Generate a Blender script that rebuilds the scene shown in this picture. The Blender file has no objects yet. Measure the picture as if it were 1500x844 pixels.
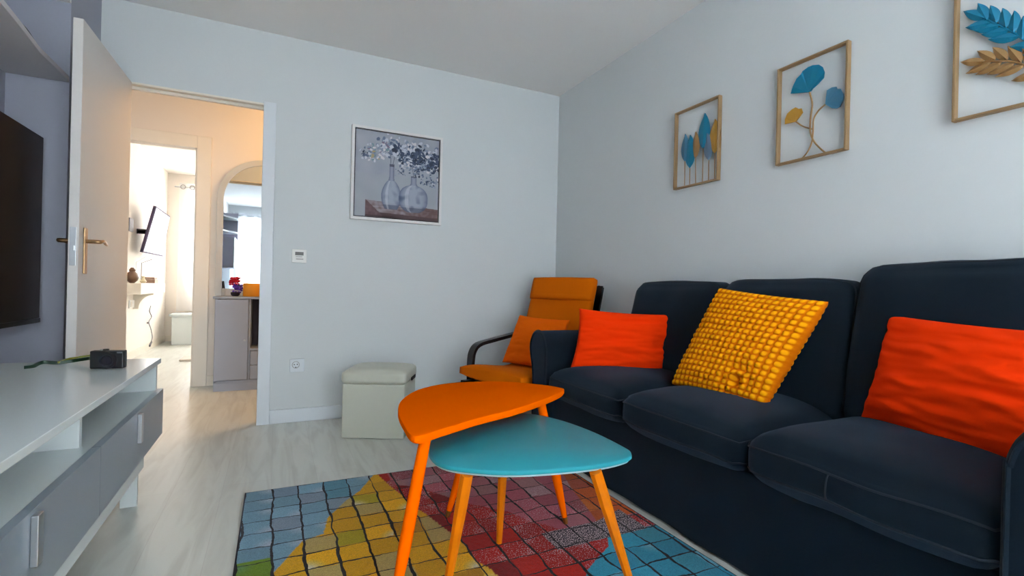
import bpy, bmesh, math, random
from mathutils import Vector, Matrix, noise
random.seed(7)
SC = bpy.context.scene
COL = SC.collection
PI = math.pi

# ------------------------------------------------------------------ camera geometry (measured from the photo)
FPX, YAW, PIT, ROL, CH = 721.4666, 0.446714, 0.000694, 0.0231175, 0.90
fw = Vector((math.sin(YAW)*math.cos(PIT), math.cos(YAW)*math.cos(PIT), math.sin(PIT)))
rt = Vector((math.cos(YAW), -math.sin(YAW), 0))
up = rt.cross(fw)
R_ = math.cos(ROL)*rt + math.sin(ROL)*up
U_ = -math.sin(ROL)*rt + math.cos(ROL)*up
def ray(x, y): return fw + R_*((x-750)/FPX) + U_*((422-y)/FPX)
def onz(x, y, z):
    d = ray(x, y); t = (z-CH)/d.z; return Vector((t*d.x, t*d.y, z))
def ony(x, y, Y):
    d = ray(x, y); t = Y/d.y; return Vector((t*d.x, Y, CH+t*d.z))
def onx(x, y, X):
    d = ray(x, y); t = X/d.x; return Vector((X, t*d.y, CH+t*d.z))

# ------------------------------------------------------------------ materials
def s2l(c):
    return tuple(((v/255)/12.92 if v/255 <= 0.04045 else ((v/255+0.055)/1.055)**2.4) for v in c)
MATS = {}
def mat(name, rgb, rough=.6, metal=0, spec=.5, bump=0, bscale=200, var=0, vscale=6, sheen=0, coat=0, emit=None, es=0, lin=False, trans=0):
    if name in MATS: return MATS[name]
    m = bpy.data.materials.new(name); m.use_nodes = True
    nt = m.node_tree; b = nt.nodes['Principled BSDF']
    c = rgb if lin else s2l(rgb)
    b.inputs['Base Color'].default_value = (*c, 1)
    b.inputs['Roughness'].default_value = rough
    b.inputs['Metallic'].default_value = metal
    b.inputs['Specular IOR Level'].default_value = spec
    b.inputs['Sheen Weight'].default_value = sheen
    if sheen: b.inputs['Sheen Tint'].default_value = (.45,.68,1,1)
    b.inputs['Coat Weight'].default_value = coat
    tc = nt.nodes.new('ShaderNodeTexCoord')
    if var:
        n = nt.nodes.new('ShaderNodeTexNoise'); n.inputs['Scale'].default_value = vscale; n.inputs['Detail'].default_value = 5
        nt.links.new(tc.outputs['Object'], n.inputs['Vector'])
        r = nt.nodes.new('ShaderNodeMapRange'); r.inputs['To Min'].default_value = 1-var; r.inputs['To Max'].default_value = 1+var
        nt.links.new(n.outputs['Fac'], r.inputs['Value'])
        mx = nt.nodes.new('ShaderNodeVectorMath'); mx.operation = 'SCALE'; mx.inputs[0].default_value = c
        nt.links.new(r.outputs['Result'], mx.inputs['Scale']); nt.links.new(mx.outputs['Vector'], b.inputs['Base Color'])
    if bump:
        n = nt.nodes.new('ShaderNodeTexNoise'); n.inputs['Scale'].default_value = bscale; n.inputs['Detail'].default_value = 3
        nt.links.new(tc.outputs['Object'], n.inputs['Vector'])
        bp = nt.nodes.new('ShaderNodeBump'); bp.inputs['Strength'].default_value = bump; bp.inputs['Distance'].default_value = .002
        nt.links.new(n.outputs['Fac'], bp.inputs['Height']); nt.links.new(bp.outputs['Normal'], b.inputs['Normal'])
    if emit:
        b.inputs['Emission Color'].default_value = (*s2l(emit), 1); b.inputs['Emission Strength'].default_value = es
    MATS[name] = m
    return m
def attr_mat(name, rough=.9, bump=0, bscale=300):
    m = mat(name, (128,128,128), rough=rough, bump=bump, bscale=bscale)
    nt = m.node_tree; a = nt.nodes.new('ShaderNodeAttribute'); a.attribute_name = 'Col'
    nt.links.new(a.outputs['Color'], nt.nodes['Principled BSDF'].inputs['Base Color'])
    return m
def floor_mat():
    m = bpy.data.materials.new('laminate_floor'); m.use_nodes = True; nt = m.node_tree; b = nt.nodes['Principled BSDF']
    tc = nt.nodes.new('ShaderNodeTexCoord')
    mp = nt.nodes.new('ShaderNodeMapping'); mp.inputs['Rotation'].default_value = (0,0,PI/2)
    nt.links.new(tc.outputs['Object'], mp.inputs['Vector'])
    br = nt.nodes.new('ShaderNodeTexBrick'); br.inputs['Scale'].default_value = 1
    br.inputs['Brick Width'].default_value = 1.25; br.inputs['Row Height'].default_value = .19
    br.inputs['Mortar Size'].default_value = .0012; br.offset = .37
    br.inputs['Color1'].default_value = (*s2l((216,219,212)),1); br.inputs['Color2'].default_value = (*s2l((220,223,216)),1)
    br.inputs['Mortar'].default_value = (*s2l((208,208,202)),1)
    nt.links.new(mp.outputs['Vector'], br.inputs['Vector'])
    mp2 = nt.nodes.new('ShaderNodeMapping'); mp2.inputs['Scale'].default_value = (9,1.1,1)
    nt.links.new(tc.outputs['Object'], mp2.inputs['Vector'])
    n1 = nt.nodes.new('ShaderNodeTexNoise'); n1.inputs['Scale'].default_value = 1.6; n1.inputs['Detail'].default_value = 8; n1.inputs['Distortion'].default_value = 1.2
    nt.links.new(mp2.outputs['Vector'], n1.inputs['Vector'])
    r1 = nt.nodes.new('ShaderNodeValToRGB'); r1.color_ramp.elements[0].position = .35; r1.color_ramp.elements[0].color = (.80,.785,.77,1)
    r1.color_ramp.elements[1].position = .56; r1.color_ramp.elements[1].color = (1,1,1,1)
    nt.links.new(n1.outputs['Fac'], r1.inputs['Fac'])
    mx = nt.nodes.new('ShaderNodeMix'); mx.data_type = 'RGBA'; mx.blend_type = 'MULTIPLY'; mx.inputs[0].default_value = .8
    nt.links.new(br.outputs['Color'], mx.inputs[6]); nt.links.new(r1.outputs['Color'], mx.inputs[7])
    nt.links.new(mx.outputs[2], b.inputs['Base Color'])
    b.inputs['Roughness'].default_value = .3
    b.inputs['Specular IOR Level'].default_value = .5
    return m
def sheer_mat(name, t=.35, col=(235,238,242)):
    m = bpy.data.materials.new(name); m.use_nodes = True; nt = m.node_tree
    for n in list(nt.nodes): nt.nodes.remove(n)
    o = nt.nodes.new('ShaderNodeOutputMaterial'); tr = nt.nodes.new('ShaderNodeBsdfTransparent')
    tl = nt.nodes.new('ShaderNodeBsdfTranslucent'); df = nt.nodes.new('ShaderNodeBsdfDiffuse')
    tl.inputs['Color'].default_value = (*s2l(col),1); df.inputs['Color'].default_value = (*s2l(col),1)
    a = nt.nodes.new('ShaderNodeMixShader'); a.inputs[0].default_value = .4
    c = nt.nodes.new('ShaderNodeMixShader'); c.inputs[0].default_value = t
    nt.links.new(tl.outputs[0], a.inputs[1]); nt.links.new(df.outputs[0], a.inputs[2])
    nt.links.new(a.outputs[0], c.inputs[1]); nt.links.new(tr.outputs[0], c.inputs[2]); nt.links.new(c.outputs[0], o.inputs[0])
    return m

M_wall = mat('wall_paint', (214,219,220), rough=.85, bump=.15, bscale=60)
M_lwall = mat('shaded_wall_paint', (168,171,184), rough=.85, bump=.15, bscale=60)  # lilac-grey puts the left wall's shade into its colour
M_ceil = mat('ceiling_paint', (242,242,240), rough=.9)
M_hall = mat('hall_paint', (236,226,214), rough=.85)
M_bed = mat('bedroom_paint', (238,230,220), rough=.85)
M_trim = mat('white_trim', (222,228,233), rough=.4)
M_cream = mat('cream_trim', (236,228,214), rough=.4)
M_door = mat('white_door', (222,218,214), rough=.45)
M_floor = floor_mat()
M_sofa = mat('navy_slipcover', (9,22,32), rough=.8, bump=.35, bscale=900, var=.12, vscale=9, spec=.14, sheen=.11)
M_pipe = mat('navy_piping', (14,26,38), rough=.8)
M_orange = mat('orange_cotton', (255,58,0), spec=.1, rough=.9, bump=.3, bscale=900)
M_must_in = mat('amber_cotton', (250,108,4), spec=.1, rough=.9, bump=.3, bscale=900)
M_mustard = mat('mustard_upholstery', (216,105,0), spec=.1, rough=.9, bump=.3, bscale=900, var=.05)
M_black = mat('black_stained_wood', (18,18,22), rough=.35)
M_torange = mat('orange_lacquer', (255,104,0), spec=0, rough=.45, var=.04, vscale=4)
M_teal = mat('teal_lacquer', (50,150,162), spec=.12, rough=.4, var=.1, vscale=5)
M_tedge = mat('pale_laminate_edge', (170,200,205), rough=.5)
M_wood = mat('golden_varnished_wood', (222,118,8), spec=.3, rough=.35, var=.16, vscale=18)
M_tip = mat('brass_ferrule', (150,98,50), rough=.35, metal=.7)
M_vinyl = mat('off_white_vinyl', (204,205,190), rough=.42, bump=.25, bscale=260)
M_white = mat('white_gloss_melamine', (224,232,232), rough=.16)
M_grey = mat('grey_blue_melamine', (136,148,160), rough=.3)
M_steel = mat('brushed_steel', (190,194,198), rough=.28, metal=1)
M_brass = mat('aged_brass', (176,142,104), rough=.32, metal=1)
M_gold = mat('gold_wire', (166,136,98), rough=.5, metal=.4)
M_mblue = mat('painted_teal_blue_metal', (2,122,158), rough=.4, metal=.15, var=.12, vscale=14)
M_mslate = mat('painted_slate_blue_metal', (62,116,146), rough=.4, metal=.15, var=.12, vscale=14)
M_mgrey = mat('painted_dusty_blue_metal', (96,116,140), rough=.45, metal=.15)
M_mgold = mat('painted_gold_metal', (198,150,58), rough=.4, metal=.3, var=.12, vscale=14)
M_mbronze = mat('painted_bronze_metal', (160,124,78), rough=.4, metal=.3, var=.15, vscale=14)
M_screen = mat('hall_reflection_screen', (40,24,12), rough=.3, spec=.25)  # brown base colour carries the warm reflection of the hall
M_bezel = mat('black_plastic', (14,14,16), rough=.3)
M_cabgrey = mat('painted_grey_blue_wood', (160,168,184), rough=.5)
M_cabdark = mat('dark_niche', (52,48,66), rough=.7)
M_mirror = mat('mirror_glass', (235,240,245), rough=.01, metal=1)
M_plast = mat('white_plastic', (236,236,232), rough=.35)
M_dgrey = mat('grey_print', (120,120,118), rough=.5)
M_dark = mat('socket_holes', (30,30,30), rough=.7)
M_amber = mat('amber_box', (232,146,10), rough=.6)
M_sheer = sheer_mat('sheer_curtain', .12)
M_sheerb = sheer_mat('white_sheer_curtain', .30, (250,250,250))
M_glass = mat('window_glass', (255,255,255), rough=.0)
M_glass.node_tree.nodes['Principled BSDF'].inputs['Transmission Weight'].default_value = 1
M_glass.node_tree.nodes['Principled BSDF'].inputs['IOR'].default_value = 1.01

# ------------------------------------------------------------------ mesh helpers
class MB:
    def __init__(s): s.v = []; s.f = []
    def add(s, vs, fs):
        k = len(s.v); s.v += [Vector(v) for v in vs]; s.f += [tuple(i+k for i in f) for f in fs]; return s
    def box(s, x0, x1, y0, y1, z0, z1):
        return s.add([(x0,y0,z0),(x1,y0,z0),(x1,y1,z0),(x0,y1,z0),(x0,y0,z1),(x1,y0,z1),(x1,y1,z1),(x0,y1,z1)],
                     [(0,3,2,1),(4,5,6,7),(0,1,5,4),(1,2,6,5),(2,3,7,6),(3,0,4,7)])
    def tube(s, pts, r, n=10, caps=True, rect=None, ref=Vector((0,0,1)), closed=False):
        pts = [Vector(p) for p in pts]; N = len(pts); rings = []; vs = []; fs = []
        nrm = None
        for i, p in enumerate(pts):
            if closed: t = pts[(i+1) % N]-pts[i-1]
            else: t = (pts[min(i+1,N-1)]-pts[max(i-1,0)])
            t.normalize()
            if rect is not None:
                a = ref - t*ref.dot(t); a.normalize()
            else:
                if nrm is None:
                    a = Vector((0,0,1)) if abs(t.z) < .9 else Vector((1,0,0)); a = a - t*a.dot(t)
                else: a = nrm - t*nrm.dot(t)
                a.normalize(); nrm = a
            b = t.cross(a)
            rr = r[i] if isinstance(r, (list, tuple)) else r
            if rect is not None:
                w, h = rect
                vs += [p+a*w/2+b*h/2, p-a*w/2+b*h/2, p-a*w/2-b*h/2, p+a*w/2-b*h/2]
            else:
                vs += [p + (a*math.cos(2*PI*k/n)+b*math.sin(2*PI*k/n))*rr for k in range(n)]
        m = 4 if rect is not None else n
        M = N if closed else N-1
        for i in range(M):
            for k in range(m):
                j = (i+1) % N
                fs.append((i*m+k, i*m+(k+1)%m, j*m+(k+1)%m, j*m+k))
        if caps and not closed:
            fs.append(tuple(reversed(range(m)))); fs.append(tuple(range((N-1)*m, N*m)))
        return s.add(vs, fs)
    def lathe(s, prof, c=(0,0,0), n=24):
        vs = []; fs = []; c = Vector(c)
        for r, z in prof:
            vs += [c+Vector((r*math.cos(2*PI*k/n), r*math.sin(2*PI*k/n), z)) for k in range(n)]
        for i in range(len(prof)-1):
            for k in range(n): fs.append((i*n+k, i*n+(k+1)%n, (i+1)*n+(k+1)%n, (i+1)*n+k))
        fs.append(tuple(reversed(range(n)))); fs.append(tuple(range((len(prof)-1)*n, len(prof)*n)))
        return s.add(vs, fs)
    def prism(s, outline, d):
        """outline: list of 3D points (planar), d: extrusion vector"""
        o = [Vector(p) for p in outline]; n = len(o); d = Vector(d)
        return s.add(o+[p+d for p in o], [tuple(range(n))[::-1], tuple(range(n, 2*n))]+[(i,(i+1)%n,(i+1)%n+n,i+n) for i in range(n)])
    def grid(s, fn, nu, nv):
        vs = [fn(i/nu, j/nv) for j in range(nv+1) for i in range(nu+1)]
        fs = [(j*(nu+1)+i, j*(nu+1)+i+1, (j+1)*(nu+1)+i+1, (j+1)*(nu+1)+i) for j in range(nv) for i in range(nu)]
        return s.add(vs, fs)
    def cubegrid(s, fn, n):
        """fn(u,v,w) in [-1,1]^3 on the cube surface, welded"""
        idx = {}; vs = []; fs = []
        def vid(a, b, c):
            k = (a, b, c)
            if k not in idx: idx[k] = len(vs); vs.append(fn(2*a/n-1, 2*b/n-1, 2*c/n-1))
            return idx[k]
        for i in range(n):
            for j in range(n):
                fs.append((vid(i,j,0), vid(i,j+1,0), vid(i+1,j+1,0), vid(i+1,j,0)))
                fs.append((vid(i,j,n), vid(i+1,j,n), vid(i+1,j+1,n), vid(i,j+1,n)))
                fs.append((vid(i,0,j), vid(i+1,0,j), vid(i+1,0,j+1), vid(i,0,j+1)))
                fs.append((vid(i,n,j), vid(i,n,j+1), vid(i+1,n,j+1), vid(i+1,n,j)))
                fs.append((vid(0,i,j), vid(0,i,j+1), vid(0,i+1,j+1), vid(0,i+1,j)))
                fs.append((vid(n,i,j), vid(n,i+1,j), vid(n,i+1,j+1), vid(n,i,j+1)))
        return s.add(vs, fs)

def root_of(o):
    while o.parent: o = o.parent
    return o
def part(name, mb, material, parent=None, label=None, smooth=False, bevel=0, world=True, kind=None):
    vs = mb.v
    if parent is not None and world:
        r = root_of(parent)
        inv = (Matrix.Translation(r.location) @ Matrix.Rotation(r.rotation_euler.z, 4, 'Z')).inverted()
        vs = [inv @ v for v in vs]
    me = bpy.data.meshes.new(name); me.from_pydata([tuple(v) for v in vs], [], mb.f); me.update()
    bm = bmesh.new(); bm.from_mesh(me); bmesh.ops.recalc_face_normals(bm, faces=bm.faces); bm.to_mesh(me); bm.free()
    if smooth:
        for p in me.polygons: p.use_smooth = True
        if smooth != 'all' and hasattr(me, 'set_sharp_from_angle'): me.set_sharp_from_angle(angle=math.radians(40))
    me.materials.append(material)
    o = bpy.data.objects.new(name, me); COL.objects.link(o)
    if parent is not None: o.parent = parent
    if bevel:
        b = o.modifiers.new('bevel', 'BEVEL'); b.width = bevel; b.segments = 2; b.limit_method = 'ANGLE'
    if label: o['label'] = label
    if kind: o['kind'] = kind
    return o
def thing(name, label, cat, loc=(0,0,0), rotz=0, group=None):
    o = bpy.data.objects.new(name, None); COL.objects.link(o)
    o.location = loc; o.rotation_euler = (0,0,rotz); o['label'] = label; o['category'] = cat
    o.empty_display_size = .1
    if group: o['group'] = group
    return o
def single(name, mb, material, label, cat, group=None, loc=None, **k):
    """a thing that is one mesh; its origin goes to its own base"""
    if loc is None:
        xs = [v.x for v in mb.v]; ys = [v.y for v in mb.v]; zs = [v.z for v in mb.v]
        loc = Vector(((min(xs)+max(xs))/2, (min(ys)+max(ys))/2, min(zs)))
    mb.v = [v-Vector(loc) for v in mb.v]
    o = part(name, mb, material, **k); o.location = loc
    o['label'] = label; o['category'] = cat
    if group: o['group'] = group
    return o
def struct(name, mb, material, **k):
    o = part(name, mb, material, **k); o['kind'] = 'structure'; return o
def colour(o, fn):
    me = o.data; a = me.color_attributes.new('Col', 'FLOAT_COLOR', 'POINT')
    for i, v in enumerate(me.vertices):
        c = fn(v.co); a.data[i].color = (*s2l(c[:3]), c[3] if len(c) > 3 else 0)
def catmull(pts, n=8, closed=False):
    P = [Vector(p) for p in pts]; N = len(P); out = []
    rng = range(N) if closed else range(N-1)
    for i in rng:
        p1 = P[i]; p2 = P[(i+1) % N]
        p0 = P[i-1] if (closed or i > 0) else p1*2-p2
        p3 = P[(i+2) % N] if (closed or i+2 < N) else p2*2-p1
        for k in range(n):
            t = k/n
            out.append(.5*((2*p1)+(p2-p0)*t+(2*p0-5*p1+4*p2-p3)*t*t+(3*p1-p0-3*p2+p3)*t**3))
    if not closed: out.append(P[-1])
    return out
def lerp(tab, y):
    for (a, b), (c, d) in zip(tab, tab[1:]):
        if a >= y >= c: return b+(d-b)*(a-y)/(a-c) if a != c else b
    return tab[0][1] if y > tab[0][0] else tab[-1][1]

# ------------------------------------------------------------------ room shell
H = 2.483; BY = 3.489; RX = 2.062; LX = -1.14; WY = -1.8
DX0, DX1, DZ = -.835, -.094, 2.03          # doorway in the back wall
HY = 4.95                                   # far wall of the hall
BX = -1.47; BDY = 8.75                      # bedroom left wall, bedroom far wall
w = MB().box(LX-.1, RX+.1, WY-.1, HY+.1, -.1, 0).box(BX-.1, 1.7, HY+.1, BDY+.1, -.1, 0).box(-1.9,LX-.1,BY+.1,HY+.1,-.1,0)
struct('floor', w, M_floor)
struct('ceiling', MB().box(LX-.1, RX+.1, WY-.1, BY+.1, H, H+.1), M_ceil)
struct('ceiling_hall', MB().box(-1.9, RX+.1, BY+.1, HY+.1, H, H+.1), M_hall)
struct('ceiling_bedroom', MB().box(BX-.1, 1.7, HY+.1, BDY+.1, H, H+.1), M_bed)
struct('wall_back', MB().box(LX-.1, DX0, BY, BY+.1, 0, H).box(DX1, RX+.1, BY, BY+.1, 0, H).box(DX0, DX1, BY, BY+.1, DZ, H), M_wall)
struct('wall_right', MB().box(RX, RX+.1, WY-.1, BY, 0, H), M_wall)
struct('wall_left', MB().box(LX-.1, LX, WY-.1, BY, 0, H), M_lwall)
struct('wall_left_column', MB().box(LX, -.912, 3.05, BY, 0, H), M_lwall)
struct('ceiling_soffit', MB().box(LX, -.912, WY, 3.05, 2.215, H), M_ceil)
WX0, WX1, WZ0, WZ1 = -.75, 1.7, .12, 2.2
struct('wall_front', MB().box(LX, WX0, WY-.1, WY, 0, H).box(WX1, RX, WY-.1, WY, 0, H).box(WX0, WX1, WY-.1, WY, 0, WZ0).box(WX0, WX1, WY-.1, WY, WZ1, H), M_wall)
# hall
HDX0, HDX1 = -1.38, -.628
struct('wall_hall_far', MB().box(-1.9, HDX0, HY, HY+.1, 0, H).box(HDX1, RX+.1, HY, HY+.1, 0, H).box(HDX0, HDX1, HY, HY+.1, DZ, H), M_hall)
struct('wall_hall_left', MB().box(-1.95, -1.85, BY+.1, HY, 0, H), M_hall)
struct('wall_hall_right', MB().box(1.3, 1.4, BY+.1, HY, 0, H), M_hall)
# bedroom
struct('wall_bedroom_left', MB().box(BX-.1, BX, HY+.1, BDY+.1, 0, H), M_bed)
struct('wall_bedroom_right', MB().box(1.6, 1.7, HY+.1, BDY+.1, 0, H), M_bed)
bwx0, bwx1, bwz0, bwz1 = -1.15, 1.2, .8, 2.2
struct('wall_bedroom_far', MB().box(BX, bwx0, BDY, BDY+.1, 0, H).box(bwx1, 1.6, BDY, BDY+.1, 0, H).box(bwx0, bwx1, BDY, BDY+.1, 0, bwz0).box(bwx0, bwx1, BDY, BDY+.1, bwz1, H), M_bed)
# windows
def window(name, x0, x1, z0, z1, y, inner):
    f = MB(); t = .05
    f.box(x0, x0+t, y-.03, y+.03, z0, z1).box(x1-t, x1, y-.03, y+.03, z0, z1).box(x0, x1, y-.03, y+.03, z0, z0+t).box(x0, x1, y-.03, y+.03, z1-t, z1)
    c = (x0+x1)/2; f.box(c-t/2, c+t/2, y-.03, y+.03, z0, z1)
    o = struct(name, f, M_trim)
    part('window_pane', MB().box(x0+t, c-t/2, y-.003, y+.003, z0+t, z1-t), M_glass, o)
    part('window_pane', MB().box(c+t/2, x1-t, y-.003, y+.003, z0+t, z1-t), M_glass, o)
window('window_1', WX0, WX1, WZ0, WZ1, WY-.05, 1)
window('window_2', bwx0, bwx1, bwz0, bwz1, BDY+.05, -1)
# door casings
struct('trim_1', MB().box(DX1, DX1+.072, BY-.014, BY, 0, DZ+.01).box(DX1, DX1+.004, BY-.014, BY+.1, 0, DZ), M_trim, bevel=.002)
struct('trim_2', MB().box(DX0, DX1, BY-.006, BY+.1, DZ-.012, DZ).box(DX0, DX1, BY+.03, BY+.055, DZ-.03, DZ-.012), M_cream, bevel=.002)
struct('trim_3', MB().box(DX0, DX0+.012, BY+.0, BY+.1, 0, DZ-.012), M_cream)
struct('trim_4', MB().box(HDX1, HDX1+.105, HY-.014, HY, 0, DZ+.105).box(HDX0-.1, HDX1+.0, HY-.014, HY, DZ, DZ+.105).box(HDX1-.012, HDX1, HY, HY+.1, 0, DZ), M_cream, bevel=.003)
struct('baseboard_back', MB().box(DX1+.072, RX, BY-.012, BY, 0, .088), M_trim, bevel=.003)
struct('baseboard_right', MB().box(RX-.012, RX, WY, BY-.012, 0, .088), M_trim, bevel=.003)
struct('baseboard_bedroom', MB().box(BX, BX+.012, HY+.1, BDY, 0, .09).box(BX, 1.6, BDY-.012, BDY, 0, .09), M_cream, bevel=.003)
struct('baseboard_hall', MB().box(HDX1+.105, -.47, HY-.012, HY, 0, .09), M_cream, bevel=.003)

# the open door (hinged on the left jamb, swung against the column)
dth = .036
dd = Vector((.012, 1, 0)).normalized()      # from free edge to hinge
dn = Vector((dd.y, -dd.x, 0))
d0 = Vector((-.808, 2.725, 0)); dl = .745
b = MB()
for zz in (.008, DZ-.006): pass
b.prism([d0+Vector((0,0,.008)), d0+dd*dl+Vector((0,0,.008)), d0+dd*dl+dn*dth+Vector((0,0,.008)), d0+dn*dth+Vector((0,0,.008))], (0,0,2.012))
door = struct('door_1', b, M_door, bevel=.002)
def dp(a, n, z): return d0+dd*a+dn*n+Vector((0,0,z))
def dbox(mb, a0, a1, n0, n1, z0, z1):
    mb.prism([dp(a0,n0,z0), dp(a1,n0,z0), dp(a1,n1,z0), dp(a0,n1,z0)], (0,0,z1-z0)); return mb
part('lock_plate', dbox(MB(), -.0025, .001, .006, .028, .955, 1.12), M_steel, door, label='steel lock faceplate on the door edge', bevel=.001)
part('latch', dbox(MB(), -.010, 0, .011, .023, 1.02, 1.04), M_steel, door)
for sgn, n0 in ((1, dth), (-1, 0)):
    hp = part('handle_plate', dbox(MB(), .052, .088, min(n0,n0+sgn*.007), max(n0,n0+sgn*.007), .92, 1.125), M_brass, door, bevel=.003, label='slim brass backplate')
    pth = catmull([dp(.07, n0, 1.065), dp(.07, n0+sgn*.045, 1.065), dp(.082, n0+sgn*.055, 1.066), dp(.12, n0+sgn*.055, 1.07), dp(.155, n0+sgn*.052, 1.062), dp(.185, n0+sgn*.05, 1.058)], 5)
    rr = [.009]*8+[.0085+.0*i for i in range(len(pth)-8)]
    rr = [ .009 if i < 10 else .0085-.004*(i-10)/(len(pth)-10) for i in range(len(pth))]
    part('lever', MB().tube(pth, rr, 12), M_brass, hp, smooth=True, label='curved brass lever')
part('hinge', MB().tube([dp(dl, -.006, .25), dp(dl, -.006, .34)], .006, 10), M_brass, door, smooth=True)
part('hinge', MB().tube([dp(dl, -.006, 1.7), dp(dl, -.006, 1.79)], .006, 10), M_brass, door, smooth=True)

# ------------------------------------------------------------------ pictures
# vase painting on the back wall
px0, px1, pz0, pz1 = .440, 1.072, 1.345, 1.981
t = thing('framed_painting', 'square white framed painting of two glass bottles with blue flowers', 'painting', ((px0+px1)/2, BY, pz0))
fr = .018; fy0, fy1 = BY-.035, BY-.001
part('frame', MB().box(px0, px0+fr, fy0, fy1, pz0, pz1).box(px1-fr, px1, fy0, fy1, pz0, pz1).box(px0+fr, px1-fr, fy0, fy1, pz0, pz0+fr).box(px0+fr, px1-fr, fy0, fy1, pz1-fr, pz1), mat('white_frame', (226,224,222), rough=.4), t)
part('shadow_gap', MB().box(px0+fr, px1-fr, BY-.012, BY-.002, pz0+fr, pz1-fr), mat('dark_gap', (50,48,56), rough=.9), t, label='dark recess between the frame and the canvas')
ci = fr+.008
NP = 230
cw = px1-px0-2*ci; chh = pz1-pz0-2*ci
def canv(u, v): return Vector((px0+ci+u*cw, BY-.026, pz0+ci+v*chh))
rnd = random.Random(5)
blobs = []
def cluster(cx, cy, sx, sy, n, cols, rmin, rmax):
    for _ in range(int(n*1.6)):
        x = rnd.gauss(cx, sx); y = rnd.gauss(cy, sy); c = rnd.choice(cols); r = rnd.uniform(rmin, rmax)*1.45; an = rnd.uniform(0, PI)
        blobs.append((x, y, r, r*rnd.uniform(.35,.8), an, c))
DK = [(46,62,88),(58,72,98),(70,84,110),(40,52,74)]
MD = [(110,124,148),(134,146,166),(92,104,130),(150,158,176)]
LT = [(206,208,216),(196,200,210),(186,190,204),(214,210,212)]
cluster(.40, .84, .10, .06, 60, MD+LT+[(128,112,132)], .008, .022)
cluster(.52, .82, .05, .03, 14, DK, .010, .024)
cluster(.70, .78, .10, .07, 90, MD+LT+LT, .010, .024)
cluster(.72, .76, .09, .06, 40, DK, .010, .024)
cluster(.90, .72, .06, .08, 70, MD+DK+LT, .008, .020)
cluster(.92, .70, .04, .05, 24, DK, .008, .02)
cluster(.20, .74, .06, .05, 40, MD+LT+[(176,158,120),(120,150,156)], .007, .016)
cluster(.10, .74, .02, .02, 8, DK, .005, .010)
cluster(.58, .66, .05, .04, 26, MD+DK+LT, .006, .016)
cluster(.74, .60, .05, .05, 26, DK+MD, .006, .014)
cluster(.84, .50, .05, .03, 16, DK+MD, .005, .012)
cluster(.93, .46, .05, .03, 14, DK+MD, .005, .012)
cluster(.52, .56, .04, .02, 14, DK+MD, .004, .010)
def mixc(a, b, k): return tuple(a[i]+(b[i]-a[i])*k for i in range(3))
def paint(u, v):
    n = noise.noise(Vector((u*6, v*6, 0))); n2 = noise.noise(Vector((u*26, v*26, 3)))
    c = mixc((150,156,170), (178,180,188), .5+.5*n)
    if v < .5: c = mixc(c, (164,170,176), .5)
    # table
    edge = .105+.0*u
    tl = .20-.055*u if u > .12 else -1
    if u > .12 and v < tl-.02*0:
        lx = .12+(.20-v)*1.9
        if v > .02 and u > .12 and u < lx*.9+.02 and v < .19-.9*(u-.12)+.01: c = mixc((120,96,100), (86,64,66), .5+.5*n2)
        else:
            c = mixc((146,136,142), (108,84,82), min(1, max(0, .5+ (u-.55)*1.1+n2*.6)))
            s = noise.noise(Vector((u*5, v*70, 8)))
            c = mixc(c, (78,56,56) if u > .6 else (190,188,196), max(0, s)*.9)
            if v < .035+.03*(1-u): c = (84,64,66)
    # left bottle
    def bottle(cx, by, ry, bw, neck_h, nw, base, c):
        # body (superellipse) + neck
        y = v-by; x = u-cx
        if 0 <= y <= ry:
            k = y/ry; wv = bw*math.sin(PI*min(1,max(0,.14+.80*k)))**.6
            if base: wv = bw*(1-abs(2*k-.95)**2.6)**.5 if abs(2*k-.95) < 1 else 0
            if abs(x) < wv:
                e = abs(x)/max(wv, 1e-4)
                col = mixc((176,182,196), (88,100,128), e**4*.8+.15)
                col = mixc(col, (62,76,104), max(0, noise.noise(Vector((u*14, v*14, 5 if base else 9))))*(1.1 if base else .5))
                if k < .16: col = mixc(col, (66,76,100), .6)
                if x < -wv*.35 and x > -wv*.6: col = mixc(col, (212,214,222), .5)
                return mixc(c, col, .88)
        if ry*.9 < y <= ry+neck_h:
            k = (y-ry*.9)/(neck_h+ry*.1); wv = nw*(1+1.6*max(0, .35-k))
            if abs(x) < wv:
                col = mixc((150,156,176), (92,98,122), (abs(x)/wv)**2)
                if k > .88: col = (64,68,88)
                return mixc(c, col, .9)
        return c
    c = bottle(.42, .10, .34, .118, .20, .028, False, c)
    c = bottle(.69, .085, .34, .178, .10, .036, True, c)
    for x0, y0, x1, y1 in ((.41,.62,.40,.80),(.43,.62,.46,.78),(.69,.5,.66,.7),(.70,.5,.76,.68)):
        tt = ((u-x0)*(x1-x0)+(v-y0)*(y1-y0))/((x1-x0)**2+(y1-y0)**2)
        if 0 < tt < 1 and math.hypot(u-x0-tt*(x1-x0), v-y0-tt*(y1-y0)) < .004: c = (104,110,126)
    for (x, y, a, b2, an, col) in blobs:
        dx = u-x; dy = v-y
        if abs(dx) < .03 and abs(dy) < .03:
            X = dx*math.cos(an)+dy*math.sin(an); Y = -dx*math.sin(an)+dy*math.cos(an)
            if (X/a)**2+(Y/b2)**2 < 1: c = col
    return c
g = MB().grid(canv, NP, NP)
g.add([canv(0,0)+Vector((0,.014,0)), canv(1,0)+Vector((0,.014,0)), canv(1,1)+Vector((0,.014,0)), canv(0,1)+Vector((0,.014,0))], [(0,1,2,3)])
loc = t.location
o = part('canvas', g, attr_mat('painted_canvas', .7, .3, 300), t)
colour(o, lambda co: paint((co.x+loc.x-px0-ci)/cw, (co.z+loc.z-pz0-ci)/chh))

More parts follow.
